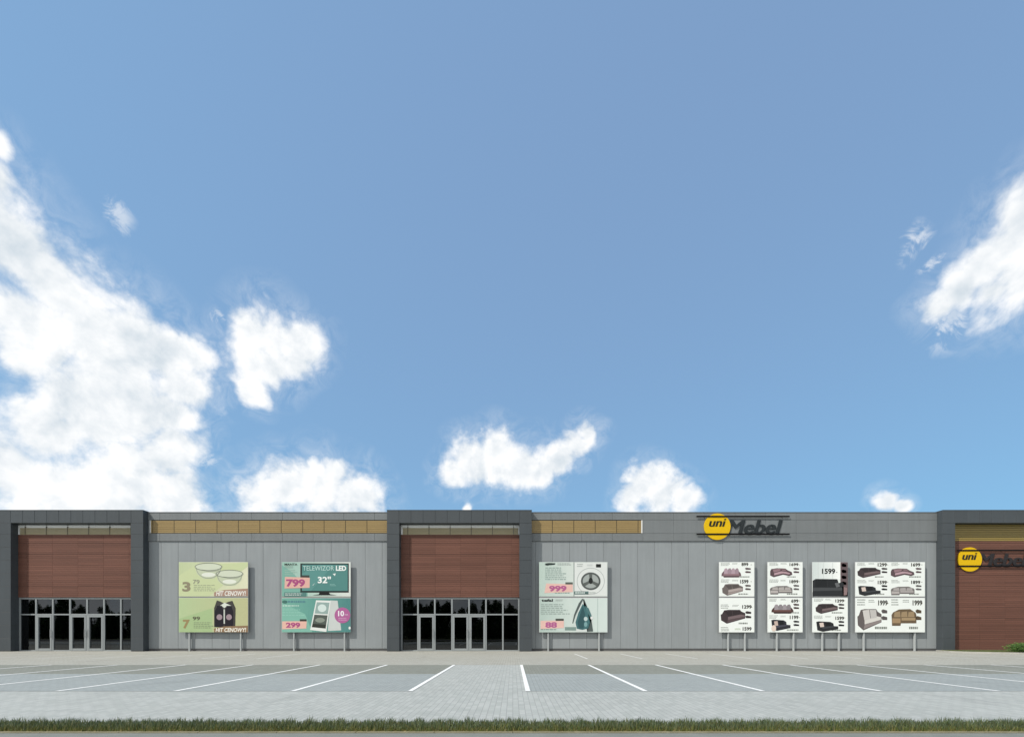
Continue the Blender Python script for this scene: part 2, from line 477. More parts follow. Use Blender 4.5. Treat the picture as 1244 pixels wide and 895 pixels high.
# rear body of the building
m = MB()
xl, xr = WX(-420), WX(1640)
m.box(xl, xl + .25, D + .3, D + 30, 0, TOP - .03, DARKG); m.box(xr - .25, xr, D + .3, D + 30, 0, TOP - .03, DARKG)
m.box(xl, xr, D + 30, D + 30.25, 0, TOP - .03, LIGHT)
m.build('rear_wall', M_clad, B)
m = MB(); m.box(xl + .25, xr - .25, D + .3, D + 30, TOP - .5, TOP - .25, (1, 1, 1)); m.build('roof', M_gravel, B)

GZ = WZ(725.3)      # top of glazing
WT = WZ(649.2)      # top of timber
LB = WZ(635, PF)    # underside of lintel
ALU = (.26, .28, .285)
def portal_frame(a, b):
    m = MB(); x0, x1 = WX(a), WX(b); pw = PIER * D / F
    back = D + .3; core = .012
    # piers: stacked cassettes (front) wrapped on their sides
    ph = .79
    for (xa, xb) in ((x0, x0 + pw), (x1 - pw, x1)):
        z = .03; k = 0
        while z < LB - .05:
            zt = min(z + ph, LB) if LB - (z + ph) > .25 else LB
            m.box(xa, xb, PF, back, z + .005, zt - .005, jit(DARKG, .035), .006)
            z = zt
        m.box(xa + core, xb - core, PF + core, back - .01, .0, LB, BACK)
    lw = 14.45 * D / F; x = x0; nlp = max(1, round((x1 - x0) / lw)); lw = (x1 - x0) / nlp
    for k in range(nlp):
        m.box(x0 + lw * k + .005, x0 + lw * (k + 1) - .005, PF, back, LB + .005, TOP + .01, jit(DARKG, .035), .006)
    m.box(x0 + core, x1 - core, PF + core, back - .01, LB + .008, TOP, BACK)
    f = m.build('portal_frame', M_clad, B)
    c = MB(); c.box(x0 - .01, x1 + .01, PF - .012, back, TOP + .012, TOP + .035, (.07, .075, .08)); c.build('parapet_cap', M_metal, B)
    return x0 + pw, x1 - pw
def timber(x0, x1, z0, z1, phase):
    m = MB()
    m.box(x0, x1, D + .03, D + .3, z0, z1, BACK)
    bh = .1325; nb = max(1, round((z1 - z0) / bh)); bh = (z1 - z0) / nb
    bw = 31.0 * D / F
    for r in range(nb):
        rc = jit(WOOD, .09)
        z = z0 + bh * r; big = (r % 5 == 0)
        x = phase + math.floor((x0 - phase) / bw) * bw
        while x < x1:
            xa, xb = max(x, x0) + .004, min(x + bw, x1) - .004
            if xb > xa + .02: m.box(xa, xb, D, D + .028, z + (.014 if big else .005), z + bh - .003, jit(rc, .09))
            x += bw
    m.build('timber_cladding', M_wood, B)
def louvre_box(x0, x1, z0, z1, ph):
    m = MB()
    m.box(x0, x1, D + .045, D + .3, z0, z1, (.85, .86, .86))
    zt = z1 - .20
    for k in range(6):
        p = (zt - z0) / 6; z = z0 + p * k
        x = ph
        while x - 25.7 * D / F > x0: x -= 25.7 * D / F
        xs = [x0 + .09]; 
        while x < x1 - .05:
            if x > x0 + .12: xs.append(x)
            x += 25.7 * D / F
        xs.append(x1 - .06)
        for a, b in zip(xs[:-1], xs[1:]):
            m.box(a + .022, b - .022, D + .0, D + .04, z + .012, z + p - .012, jit(TANS, .05))
        if k == 0:
            for a in xs[1:-1]: m.box(a - .016, a + .016, D - .006, D + .045, z0 + .003, z1 - .005, (.10, .09, .07))
    m.box(x0 + .004, x1 - .004, D - .01, D + .043, z1 - .10, z1 - .05, (.85, .86, .86)); m.box(x0 + .01, x0 + .07, D - .008, D + .043, z0 + .01, z1 - .11, (.85, .86, .86))
    m.build('louvre', M_metal, B)
def big_louvre(x0, x1, z0, z1):
    m = MB(); m.box(x0, x1, D + .06, D + .3, z0, z1, (.06, .05, .02))
    nz = 9; p = (z1 - z0) / nz
    for k in range(nz):
        m.box(x0 + .01, x1 - .01, D - .01, D + .05, z0 + p * k + .012, z0 + p * (k + 1) - .012, jit(YEL, .06))
    m.build('louvre', M_metal, B)
def pane(x0, x1, z0, z1, parent):
    m = MB(); y = D + .10
    m.box(x0, x1, y, y + .024, z0, z1, (1, 1, 1))
    return m.build('pane', M_glass, parent)
def storefront(x0, x1, shift, right_extra=0):
    xs = [WX(v + shift) for v in (487.3, 507.5, 528, 548.9, 569.7, 590.3, 610.9, 630.6)]
    xs[0] = x0 + .03; xs[-1] = x1 - .03
    zt, ztr = GZ, WZ(746)
    fr = MB(); w = .045; y0, y1 = D + .05, D + .16
    for k, x in enumerate(xs):
        zb = 0.0
        fr.box(x - w, x + w, y0, y1, 0.0, zt - .002, jit(ALU, .03), .004)
    for a, b in zip(xs[:-1], xs[1:]):
        fr.box(a + w, b - w, y0 + .004, y1, zt - .11, zt - .004, ALU, .004)
        fr.box(a + w, b - w, y0 + .004, y1, ztr - .04, ztr + .04, ALU, .004)
    bays = list(zip(xs[:-1], xs[1:]))
    doors = [1, 3, 4]
    for k, (a, b) in enumerate(bays):
        if k not in doors: fr.box(a + w, b - w, y0 + .004, y1, .0, .07, ALU, .004)
    f = fr.build('window_frame', M_metal, B)
    for k, (a, b) in enumerate(bays):
        pane(a + w, b - w, ztr + .04, zt - .11, f)
        if k not in doors: pane(a + w, b - w, .07, ztr - .04, f)
    for k in doors:
        a, b = bays[k]; a += w + .006; b -= w + .006
        dm = MB(); st = .105; dy0, dy1 = D + .035, D + .12
        z0, z1 = .012, ztr - .048
        dm.box(a, a + st, dy0, dy1, z0, z1, ALU, .004); dm.box(b - st, b, dy0, dy1, z0, z1, ALU, .004)
        dm.box(a + st, b - st, dy0 + .002, dy1, z1 - .12, z1, ALU, .004); dm.box(a + st, b - st, dy0 + .002, dy1, z0, z0 + .15, ALU, .004)
        d = dm.build('door', M_metal, B)
        pane(a + st, b - st, z0 + .15, z1 - .12, d)
        hm = MB(); hx = b - st * .5 if k != 4 else a + st * .5
        hm.tube((hx, dy0 - .05, .85), (hx, dy0 - .05, 1.35), .014, .014, (.25, .25, .25))
        for zz in (.9, 1.3): hm.tube((hx, dy0 - .05, zz), (hx, dy0 + .01, zz), .009, .009, (.25, .25, .25), 8)
        hm.build('handle', M_metal, d)
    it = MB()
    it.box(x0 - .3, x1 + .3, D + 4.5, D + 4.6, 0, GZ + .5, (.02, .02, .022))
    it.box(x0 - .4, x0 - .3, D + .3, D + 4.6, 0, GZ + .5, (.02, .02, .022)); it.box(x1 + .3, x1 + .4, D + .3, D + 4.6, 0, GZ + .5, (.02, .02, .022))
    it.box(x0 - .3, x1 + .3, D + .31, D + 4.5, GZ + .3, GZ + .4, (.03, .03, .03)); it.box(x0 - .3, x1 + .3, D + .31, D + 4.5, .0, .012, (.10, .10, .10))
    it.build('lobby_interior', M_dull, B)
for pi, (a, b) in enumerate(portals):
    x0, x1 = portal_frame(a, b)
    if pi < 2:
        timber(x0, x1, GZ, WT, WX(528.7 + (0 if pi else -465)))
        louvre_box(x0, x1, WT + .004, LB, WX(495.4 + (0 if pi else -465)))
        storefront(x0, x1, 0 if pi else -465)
    else:
        zl = WZ(657)
        timber(x0, x1, .05, zl, WX(1190)); big_louvre(x0, x1, zl + .004, LB)
        m = MB(); m.box(x0, x1, D - .0, D + .1, 0, .045, (.1, .1, .1)); m.build('plinth', M_dull, B)

# ================================================================== SHOP SIGNS
def shop_sign(cx, cy, r, lx0, lx1, ly0, ly1, uni, meb, Y, label, tcol):
    y1 = Y
    t = thing('shop_sign', label, 'sign', (WX(cx, Y), Y, WZ(cy, Y)), 'round yellow and black shop signs')
    m = MB(); m.disc(WX(cx, Y), WZ(cy, Y), r * Y / F, Y - .06, Y - .002, (.70, .44, .007)); m.build('disc', M_letter, t)
    def word(txt, box, bold, shear, name, y0, th):
        vs, fs = glyphs(txt, bold, shear, .1)
        mm = MB(); X0, X1 = WX(box[0], Y), WX(box[2], Y); Z0, Z1 = WZ(box[3], Y), WZ(box[1], Y)
        mm.v = [(X0 + v[0] * (X1 - X0), y0 + (th if v[2] < 0 else 0), Z0 + v[1] * (Z1 - Z0)) for v in vs]
        base = list(mm.v); n0 = len(base); mm.f = list(fs)
        for j, sh in enumerate((-2, -1, 1, 2)):
            mm.v += [(v[0] + sh * .022 * (1 if name == 'wordmark' else .7), v[1] + .003 * (j + 1), v[2]) for v in base]
            mm.f += [tuple(i + n0 * (j + 1) for i in f) for f in fs]
        mm.c = [tcol if name == 'wordmark' else (.03, .03, .02)] * len(mm.f)
        mm.build(name, M_letter, t)
    word('uni', uni, 0, .25, 'small_wordmark', Y - .075, .012)
    word('Mebel', meb, 0, .25, 'wordmark', Y - .05, .04)
    for ly in (ly0, ly1):
        mm = MB(); mm.box(WX(lx0, Y), WX(lx1, Y), Y - .085, Y - .064, WZ(ly, Y) - .045, WZ(ly, Y) + .045, (.006, .006, .007))
        for fx in (.08, .5, .92):
            xx = WX(lx0 + (lx1 - lx0) * fx, Y); mm.box(xx - .015, xx + .015, Y - .064, Y - .001, WZ(ly, Y) - .015, WZ(ly, Y) + .015, (.02, .02, .02))
        mm.build('bar', M_letter, t)
shop_sign(871, 639.6, 16, 845.6, 958.4, 627.4, 648.8, (861.4, 630.2, 881.2, 639.6), (883, 631.6, 949.6, 648), FB - .004,
          'uniMebel sign with yellow disc and black lettering on the grey roof fascia', (.028, .034, .037))
shop_sign(1177.2, 679.3, 14.6, 1161.8, 1268, 668.5, 687.5, (1168.3, 671.5, 1185.4, 679.8), (1187.6, 672.4, 1247.5, 687.0), D - .006,
          'uniMebel sign with yellow disc and dark lettering on the brown timber wall', (.03, .028, .03))

# ================================================================== POSTER STANDS
QY = D - .20
class Poster(MB):
    def __init__(s, ox, oy, sc): super().__init__(); s.o = (ox, oy, sc)
    def P(s, x, y, L):
        px = s.o[0] + x / s.o[2]; py = s.o[1] + y / s.o[2]
        Y = QY - .002 * L
        return (WX(px, QY), Y, WZ(py, QY))
    def poly(s, pts, c, L=1): s.face([s.P(x, y, L) for x, y in pts], lin(c))
    def rect(s, x0, y0, x1, y1, c, L=1): s.poly([(x0, y1), (x1, y1), (x1, y0), (x0, y0)], c, L)
    def ell(s, cx, cy, rx, ry, c, L=1, n=28): s.poly([(cx + rx * math.cos(2 * math.pi * k / n), cy - ry * math.sin(2 * math.pi * k / n)) for k in range(n)], c, L)
    def ringe(s, cx, cy, rx, ry, w, c, L=1, n=28, a0=0, a1=360):
        for k in range(n):
            t0, t1 = R(a0 + (a1 - a0) * k / n), R(a0 + (a1 - a0) * (k + 1) / n)
            s.poly([(cx + rx * math.cos(t0), cy - ry * math.sin(t0)), (cx + rx * math.cos(t1), cy - ry * math.sin(t1)),
                    (cx + (rx - w) * math.cos(t1), cy - (ry - w) * math.sin(t1)), (cx + (rx - w) * math.cos(t0), cy - (ry - w) * math.sin(t0))], c, L)
    def text(s, txt, x0, y0, x1, y1, c, L=4, bold=.02, shear=0):
        vs, fs = glyphs(txt, bold, shear)
        c = lin(c); i = len(s.v)
        s.v += [s.P(x0 + v[0] * (x1 - x0), y1 - v[1] * (y1 - y0), L) for v in vs]
        for f in fs: s.f.append(tuple(i + k for k in f)); s.c.append(c)
    def micro(s, x0, y0, x1, y1, n, c, L=1, th=.5):
        """rows of small print, too small to be read in the photograph"""
        g = random.Random(int(x0 * 7 + y0))
        st = (y1 - y0) / n
        for k in range(n):
            x = x0; e = x1 - g.uniform(0, .3) * (x1 - x0)
            while x < e:
                w = g.uniform(.05, .16) * (x1 - x0); s.rect(x, y0 + st * k, min(e, x + w), y0 + st * (k + th), c, L); x += w + .03 * (x1 - x0)
    def shade(s, x0, y0, x1, y1, c0, c1, L=0, horiz=True, n=16):
        """printed two-colour backdrop"""
        for k in range(n):
            t = k / (n - 1); c = tuple(p + (q - p) * t for p, q in zip(c0, c1))
            if horiz: s.rect(x0 + (x1 - x0) * k / n, y0, x0 + (x1 - x0) * (k + 1) / n, y1, c, L)
            else: s.rect(x0, y0 + (y1 - y0) * k / n, x1, y0 + (y1 - y0) * (k + 1) / n, c, L)
def mul(c, k): return tuple(max(0, min(255, v * k)) for v in c)
def sofa(p, x0, y0, x1, y1, c, kind, L=2, c2=None):
    def q(pts, col, l): p.poly([(x0 + u * (x1 - x0), y0 + v * (y1 - y0)) for u, v in pts], col, l)
    c2 = c2 or mul(c, 1.3)
    if kind == 'front':       # splayed arms, loose back cushions
        q([(0, .85), (.02, .6), (.16, .25), (.84, .25), (.98, .6), (1, .85), (.9, .88), (.88, 1), (.12, 1), (.1, .88)], mul(c, .75), L)
        q([(.12, .62), (.88, .62), (.9, .8), (.1, .8)], c, L + 1)
        for k in range(4): q([(.13 + .185 * k, .62), (.14 + .185 * k, .22), (.18 + .185 * k, .08), (.27 + .185 * k, .06), (.315 + .185 * k, .2), (.318 + .185 * k, .62)], mul(c2, 1 - .12 * (k % 2)), L + 1)
        q([(.12, .84), (.88, .84), (.87, .97), (.13, .97)], mul(c, .62), L + 1)
    elif kind == 'angle':     # three-quarter view of a straight sofa
        q([(0, .35), (.06, .3), (.14, .04), (.3, 0), (.78, 0), (.84, .12), (1, .24), (1, .62), (.25, 1), (.02, .76)], mul(c, .7), L)
        q([(.3, .52), (.82, .34), (.98, .38), (.98, .5), (.3, .72)], c2, L + 1)
        q([(.3, .74), (.98, .52), (.98, .6), (.26, .94)], c, L + 1)
        q([(.16, .12), (.78, .06), (.82, .3), (.32, .46)], mul(c, .55), L + 1)
        q([(.46, .09), (.475, .09), (.5, .40), (.485, .405)], mul(c, .85), L + 2)
    elif kind == 'corner':    # corner unit seen from the open side
        q([(0, .35), (.05, .1), (.3, 0), (.68, .04), (.8, .25), (.97, .42), (1, .72), (.86, .86), (.58, .72), (.16, 1), (0, .8)], mul(c, .6), L)
        q([(.18, .55), (.5, .35), (.72, .42), (.9, .55), (.86, .68), (.58, .56), (.18, .78)], c2, L + 1)
        q([(.12, .14), (.36, .06), (.5, .1), (.42, .32), (.16, .48)], c, L + 1); q([(.5, .08), (.66, .1), (.76, .34), (.55, .3)], mul(c, .9), L + 1)
    elif kind == 'chaise':    # front view with chaise on the left
        q([(0, .35), (.06, .2), (.3, .02), (.75, 0), (.97, .22), (1, .35), (1, .85), (.38, .85), (.36, 1), (.02, 1)], mul(c, .75), L)
        q([(.03, .55), (.36, .55), (.36, .84), (.03, .84)], mul(c, 1.15), L + 1); q([(.4, .52), (.96, .52), (.96, .68), (.4, .68)], c2, L + 1)
        for k in range(3): q([(.1 + .28 * k, .48), (.12 + .28 * k, .18), (.34 + .28 * k, .14), (.36 + .28 * k, .48)], mul(c2, .95), L + 1)
    elif kind == 'dark':      # low dark lounger with a pale side cushion
        q([(0, .05), (.12, 0), (.65, .06), (.78, .2), (.8, .45), (1, .48), (1, .75), (.3, 1), (.05, .85)], c, L)
        q([(.2, .55), (.8, .45), (.98, .52), (.3, .72)], mul(c, 1.7), L + 1)
        q([(.14, .16), (.32, .12), (.36, .52), (.18, .56)], c2, L + 2)
        q([(.4, .12), (.6, .12), (.66, .42), (.44, .46)], mul(c, .5), L + 1)
def price(p, t, x0, y0, x1, y1, c=(45, 42, 32), L=4): p.text(t, x0, y0, x1, y1, c, L, .03)
def extras(p, x0, y0, x1, y1, c=(50, 55, 50)):     # small side views beside each sofa
    w = x1 - x0; h = y1 - y0
    p.poly([(x0, y0 + h * .35), (x0 + w * .3, y0), (x1, y0 + h * .3), (x1, y0 + h), (x0 + w * .2, y0 + h)], c, 2)
INK = (150, 155, 150); BLK = (45, 48, 45)

def stand(names, x0, x1, posts, label, fade=0, group='poster stands in front of the grey wall'):
    """names: (upper poster drawing, lower poster drawing)"""
    t = thing('poster_stand', label, 'billboard', (WX((x0 + x1) / 2, QY), QY, 0), group)
    X0, X1 = WX(x0, QY), WX(x1, QY)
    zt, zm, zb = WZ(682.3, QY), WZ(724.9, QY), WZ(767.7, QY)
    bd = MB(); bd.box(X0, X1, QY + .004, QY + .045, zb, zm - .022, (.52, .53, .53), .004); bd.box(X0, X1, QY + .004, QY + .045, zm + .022, zt, (.52, .53, .53), .004)
    bd.box(X0 + .02, X1 - .02, QY + .045, QY + .075, zm - .04, zm + .04, (.2, .2, .2))
    bd.build('board', M_metal, t)
    for px in posts:
        pm = MB(); px_ = WX(px, QY); pm.box(px_ - .042, px_ + .042, QY + .048, QY + .13, 0, zt - .1, (.36, .38, .38), .006)
        pm.box(px_ - .09, px_ + .09, QY + .02, QY + .16, 0.0, .014, (.25, .26, .26))
        for zz in (zb + .3, zt - .4): pm.box(px_ - .06, px_ + .06, QY + .045, QY + .05, zz, zz + .06, (.3, .3, .3))
        pm.build('post', M_metal, t)
    for p, lb in names:
        if fade:
            def fd(c):
                l = sum(c) / 3; return tuple((v * .82 + l * .18) * .84 for v in c)
            p.c = [fd(c) for c in p.c]
        o = p.build('poster', M_print, t)
        if lb: o['label'] = lb

# --- stand 1: glass dishes / bottled drinks
U = Poster(210, 670, 6.882)
U.shade(50, 86, 628, 372, (198, 212, 158), (228, 228, 190), 0)
U.poly([(50, 372), (50, 200), (190, 110), (628, 86), (628, 120), (300, 372)], (206, 218, 160), 1)
for cx, cy in ((298, 125), (474, 183)):
    U.poly([(cx - 112, cy), (cx - 95, cy + 60), (cx - 45, cy + 98), (cx + 45, cy + 98), (cx + 95, cy + 60), (cx + 112, cy)], (200, 210, 175), 2)
    U.ell(cx, cy, 113, 32, (214, 222, 195), 3); U.ringe(cx, cy, 115, 34, 6, (130, 138, 120), 4)
    U.ringe(cx, cy + 6, 104, 92, 5, (160, 168, 145), 3, 24, 180, 360); U.ell(cx, cy + 66, 58, 18, (232, 236, 220), 3); U.ringe(cx + 20, cy + 20, 70, 20, 4, (160, 165, 150), 4, 20, 190, 350)
U.text('3', 80, 250, 148, 332, (150, 140, 110), 4, .04); U.text('79', 168, 232, 224, 268, (150, 150, 130), 4, .01)
U.micro(175, 275, 370, 335, 4, (168, 178, 140), 2)
U.poly([(345, 338), (430, 318), (628, 306), (628, 370), (345, 370)], (178, 140, 118), 4); U.text('HIT CENOWY!', 362, 326, 612, 368, (240, 236, 226), 6, .03, .2)
Lw = Poster(210, 670, 6.882)
Lw.shade(50, 384, 628, 671, (186, 208, 150), (196, 196, 140), 0)
Lw.poly([(50, 671), (50, 560), (330, 470), (330, 671)], (172, 200, 138), 1)
Lw.poly([(345, 470), (368, 405), (400, 415), (430, 430), (470, 415), (498, 408), (525, 470), (522, 628), (345, 628)], (70, 66, 62), 2)
Lw.poly([(392, 452), (432, 424), (490, 450), (446, 458), (430, 470), (418, 458)], (222, 228, 214), 3)
for cx in (390, 470):
    Lw.poly([(cx - 36, 628), (cx - 40, 500), (cx - 22, 462), (cx - 22, 450), (cx + 22, 450), (cx + 22, 462), (cx + 36, 500), (cx + 34, 628)], (30, 24, 36), 4)
    Lw.ell(cx, 545, 24, 24, (165, 140, 150), 5)
Lw.rect(425, 480, 436, 600, (205, 210, 200), 5)
Lw.text('7', 84, 566, 142, 640, (165, 140, 85), 4, .04); Lw.text('99', 166, 540, 228, 572, (95, 90, 70), 4, .02)
Lw.micro(175, 588, 345, 645, 4, (140, 155, 115), 2)
Lw.poly([(345, 640), (430, 622), (628, 616), (628, 671), (345, 671)], (150, 118, 82), 5); Lw.text('HIT CENOWY!', 358, 634, 614, 669, (244, 238, 222), 7, .03, .2)
stand([(U, 'pale green poster with two glass dishes'), (Lw, 'green poster with a pack of dark bottles')], 217.4, 301.4, (229, 291.6),
      'stand with pale green posters of glass dishes and dark bottles', 1)

# --- stand 2: television / tablet
U = Poster(330, 670, 6.882)
U.shade(86, 86, 660, 372, (150, 198, 180), (222, 228, 220), 0)
U.poly([(86, 372), (86, 110), (170, 170), (300, 300), (300, 372)], (118, 182, 165), 1)
U.rect(86, 372, 660, 380, (150, 150, 140), 1)
U.rect(240, 96, 645, 340, (40, 50, 48), 2); U.rect(254, 106, 636, 326, (74, 142, 136), 3); U.rect(262, 330, 640, 338, (22, 26, 26), 3)
U.poly([(254, 326), (254, 180), (400, 106), (520, 106), (330, 326)], (84, 152, 146), 4)
U.text('TELEWIZOR', 262, 118, 522, 156, (190, 225, 216), 6, 0); U.text('LED', 538, 116, 624, 158, (245, 250, 246), 6, .04)
U.text("32''", 386, 206, 496, 262, (246, 250, 246), 6, .03)
for (ax, ay, s) in ((525, 190, 1), (358, 272, -1)):
    U.poly([(ax - 14, ay - 6 * s), (ax + 12 * s, ay - 10 * s), (ax + 4, ay + 12 * s)], (240, 246, 240), 6); 
U.micro(488, 268, 545, 290, 2, (130, 190, 180), 5)
U.poly([(400, 340), (480, 340), (490, 354), (545, 362), (340, 362), (395, 354)], (20, 22, 22), 4)
U.text('MANTA', 108, 96, 216, 114, (50, 52, 50), 3, .03); U.micro(110, 120, 180, 140, 2, (140, 160, 150), 2); U.micro(110, 150, 215, 200, 3, (150, 185, 170), 2)
U.poly([(112, 208), (320, 216), (318, 300), (108, 306)], (236, 178, 160), 5); U.text('799', 122, 228, 280, 292, (180, 60, 130), 7, .045)
U.rect(250, 196, 316, 214, (60, 66, 60), 6); U.rect(104, 338, 290, 374, (78, 132, 126), 3); U.micro(112, 346, 284, 370, 2, (200, 214, 206), 5)
Lw = Poster(330, 670, 6.882)
Lw.shade(86, 386, 660, 671, (112, 184, 164), (70, 142, 138), 0)
Lw.poly([(86, 671), (86, 420), (280, 520), (340, 671)], (124, 192, 172), 1)
Lw.poly([(490, 405), (552, 408), (582, 655), (470, 660)], (206, 212, 208), 2)
Lw.poly([(372, 404), (495, 408), (458, 668), (322, 652)], (234, 238, 232), 3)
Lw.poly([(378, 420), (484, 424), (470, 520), (360, 514)], (150, 178, 172), 4); Lw.ell(422, 470, 36, 32, (214, 232, 226), 5)
Lw.poly([(358, 524), (468, 530), (452, 640), (336, 628)], (86, 96, 88), 4); Lw.ell(405, 570, 40, 20, (140, 150, 136), 5); Lw.poly([(345, 600), (455, 608), (452, 640), (336, 628)], (50, 54, 46), 5)
Lw.ell(592, 530, 66, 66, (186, 88, 156), 4, 40); Lw.text('10', 556, 492, 606, 538, (246, 240, 246), 6, .035); Lw.micro(612, 522, 642, 534, 1, (240, 220, 236), 6); Lw.micro(560, 550, 630, 580, 2, (214, 150, 196), 5)
Lw.ell(110, 418, 22, 14, (60, 118, 108), 2); Lw.micro(134, 408, 300, 426, 1, (80, 140, 150), 2, .9); Lw.micro(92, 446, 250, 456, 1, (200, 230, 216), 2, .8)
Lw.micro(92, 480, 300, 550, 3, (140, 204, 184), 2, .3)
Lw.poly([(88, 580), (294, 578), (290, 640), (88, 646)], (240, 186, 166), 3); Lw.text('299', 120, 590, 240, 634, (184, 62, 132), 5, .045); Lw.rect(236, 562, 292, 580, (60, 62, 56), 4)
Lw.ell(652, 636, 9, 12, (236, 240, 236), 2)
stand([(U, 'teal poster of a television'), (Lw, 'teal poster of a white tablet')], 342.3, 426, (356.4, 418),
      'stand with teal posters of a television and a tablet', 1)

# --- stand 3: washing machine / iron
U = Poster(645, 670, 6.886)
U.rect(68, 86, 640, 372, (214, 226, 218), 0)
U.shade(68, 86, 358, 372, (190, 212, 200), (216, 226, 218), 1); U.rect(364, 90, 636, 368, (228, 232, 228), 1); U.rect(357, 86, 363, 372, (130, 142, 138), 2)
U.ell(160, 102, 44, 9, (44, 58, 54), 3); U.poly([(118, 112), (140, 96), (206, 94), (196, 104), (140, 114)], (44, 58, 54), 4)
U.micro(222, 96, 345, 116, 2, (150, 160, 156), 3); U.micro(120, 130, 300, 242, 7, (150, 172, 164), 3)
U.poly([(128, 264), (350, 270), (350, 336), (112, 344)], (240, 190, 176), 3); U.text('999', 152, 282, 298, 332, (190, 82, 146), 5, .045); U.rect(288, 254, 350, 272, (92, 100, 90), 4)
U.rect(362, 330, 482, 356, (96, 128, 124), 3); U.micro(370, 336, 474, 352, 1, (214, 226, 220), 5, .7); U.micro(488, 336, 548, 350, 2, (170, 180, 174), 3); U.micro(200, 340, 356, 352, 1, (140, 166, 156), 4, .6)
U.rect(544, 102, 586, 130, (30, 34, 32), 3); U.micro(386, 100, 440, 132, 2, (178, 186, 180), 3); U.micro(470, 106, 530, 122, 2, (196, 202, 198), 3)
U.ringe(500, 245, 116, 112, 4, (176, 184, 180), 3, 40); U.ringe(500, 245, 82, 74, 15, (88, 94, 92), 4, 40); U.ell(500, 245, 66, 60, (168, 176, 172), 3)
for a in (90, 210, 330):
    t = R(a); dx, dy = math.cos(t), -math.sin(t); U.poly([(500 - dy * 9, 245 + dx * 9), (500 + dy * 9, 245 - dx * 9), (500 + dx * 66 + dy * 14, 245 + dy * 62 - dx * 14), (500 + dx * 66 - dy * 14, 245 + dy * 62 + dx * 14)], (96, 102, 98), 5)
U.ell(500, 242, 17, 26, (34, 38, 36), 6)
Lw = Poster(645, 670, 6.886)
Lw.shade(72, 388, 640, 672, (200, 218, 208), (214, 228, 222), 0); Lw.shade(72, 388, 350, 672, (184, 206, 196), (210, 224, 216), 1)
Lw.text('tefal', 88, 394, 184, 416, (40, 44, 42), 3, .04); Lw.micro(206, 398, 286, 416, 2, (160, 172, 166), 3); Lw.micro(84, 436, 330, 530, 6, (158, 176, 168), 3)
Lw.poly([(428, 392), (400, 430), (362, 520), (346, 595), (352, 600), (374, 530), (436, 400), (500, 520), (520, 665), (470, 668), (510, 560), (446, 396)], (84, 96, 94), 3)
Lw.poly([(436, 412), (510, 528), (518, 600), (505, 668), (375, 668), (366, 600), (400, 480)], (216, 224, 220), 2)
Lw.poly([(434, 432), (472, 500), (494, 590), (478, 640), (430, 652), (384, 642), (372, 590), (396, 510)], (60, 116, 120), 4)
Lw.poly([(434, 450), (452, 520), (440, 640), (400, 640), (390, 590)], (44, 90, 96), 5); Lw.poly([(452, 450), (482, 470), (512, 545), (504, 560), (466, 500)], (74, 124, 126), 5)
Lw.ell(458, 560, 16, 18, (190, 212, 210), 6); Lw.ell(458, 606, 14, 20, (120, 170, 172), 6); Lw.ell(508, 552, 11, 13, (230, 234, 230), 6)
Lw.rect(556, 388, 560, 672, (176, 198, 190), 2); Lw.rect(284, 628, 378, 656, (128, 156, 148), 3)
Lw.poly([(80, 576), (276, 572), (276, 636), (80, 644)], (240, 192, 178), 3); Lw.text('88', 120, 586, 218, 634, (190, 86, 150), 5, .045); Lw.rect(206, 558, 274, 576, (70, 76, 68), 4); Lw.micro(84, 646, 270, 658, 1, (120, 146, 136), 3)
stand([(U, 'pale poster of a washing machine'), (Lw, 'pale poster of a steam iron')], 655, 738, (666, 728),
      'stand with pale posters of a washing machine and a steam iron', 1)

WHT = (228, 232, 228)
def blank(ox, oy, sc, x0, y0, x1, y1, c=WHT):
    p = Poster(ox, oy, sc); p.rect(x0, y0, x1, y1, c, 0); return p
def cell(p, x0, y0, x1, y1, kind, col, pr, c2=None, px=None, ncol=BLK, bx=None):
    """one sofa offer: small print, price, picture, side views"""
    w, h = x1 - x0, y1 - y0
    p.micro(x0 + .02 * w, y0 + .02 * h, x0 + .3 * w, y0 + .24 * h, 3, INK, 1); p.micro(x0 + .36 * w, y0 + .04 * h, x0 + .56 * w, y0 + .14 * h, 2, INK, 1)
    price(p, pr, *(px or (x0 + .62 * w, y0 + .02 * h, x0 + .9 * w, y0 + .2 * h)))
    p.rect(x0 + .915 * w, y0 + .13 * h, x0 + .95 * w, y0 + .16 * h, (120, 115, 100), 2)
    sofa(p, *(bx or (x0 + .03 * w, y0 + .3 * h, x0 + .66 * w, y0 + .94 * h)), col, kind, 2, c2)
    extras(p, x0 + .74 * w, y0 + .32 * h, x0 + .92 * w, y0 + .44 * h, mul(col, .6)); extras(p, x0 + .74 * w, y0 + .52 * h, x0 + .92 * w, y0 + .64 * h, mul(col, .6))
    p.micro(x0 + .55 * w, y0 + .84 * h, x0 + .92 * w, y0 + .92 * h, 1, (120, 125, 118), 1, .9)
MAUVE = (142, 114, 120); TAUPE = (150, 138, 134); DKBR = (86, 72, 74); BLKS = (34, 36, 38)
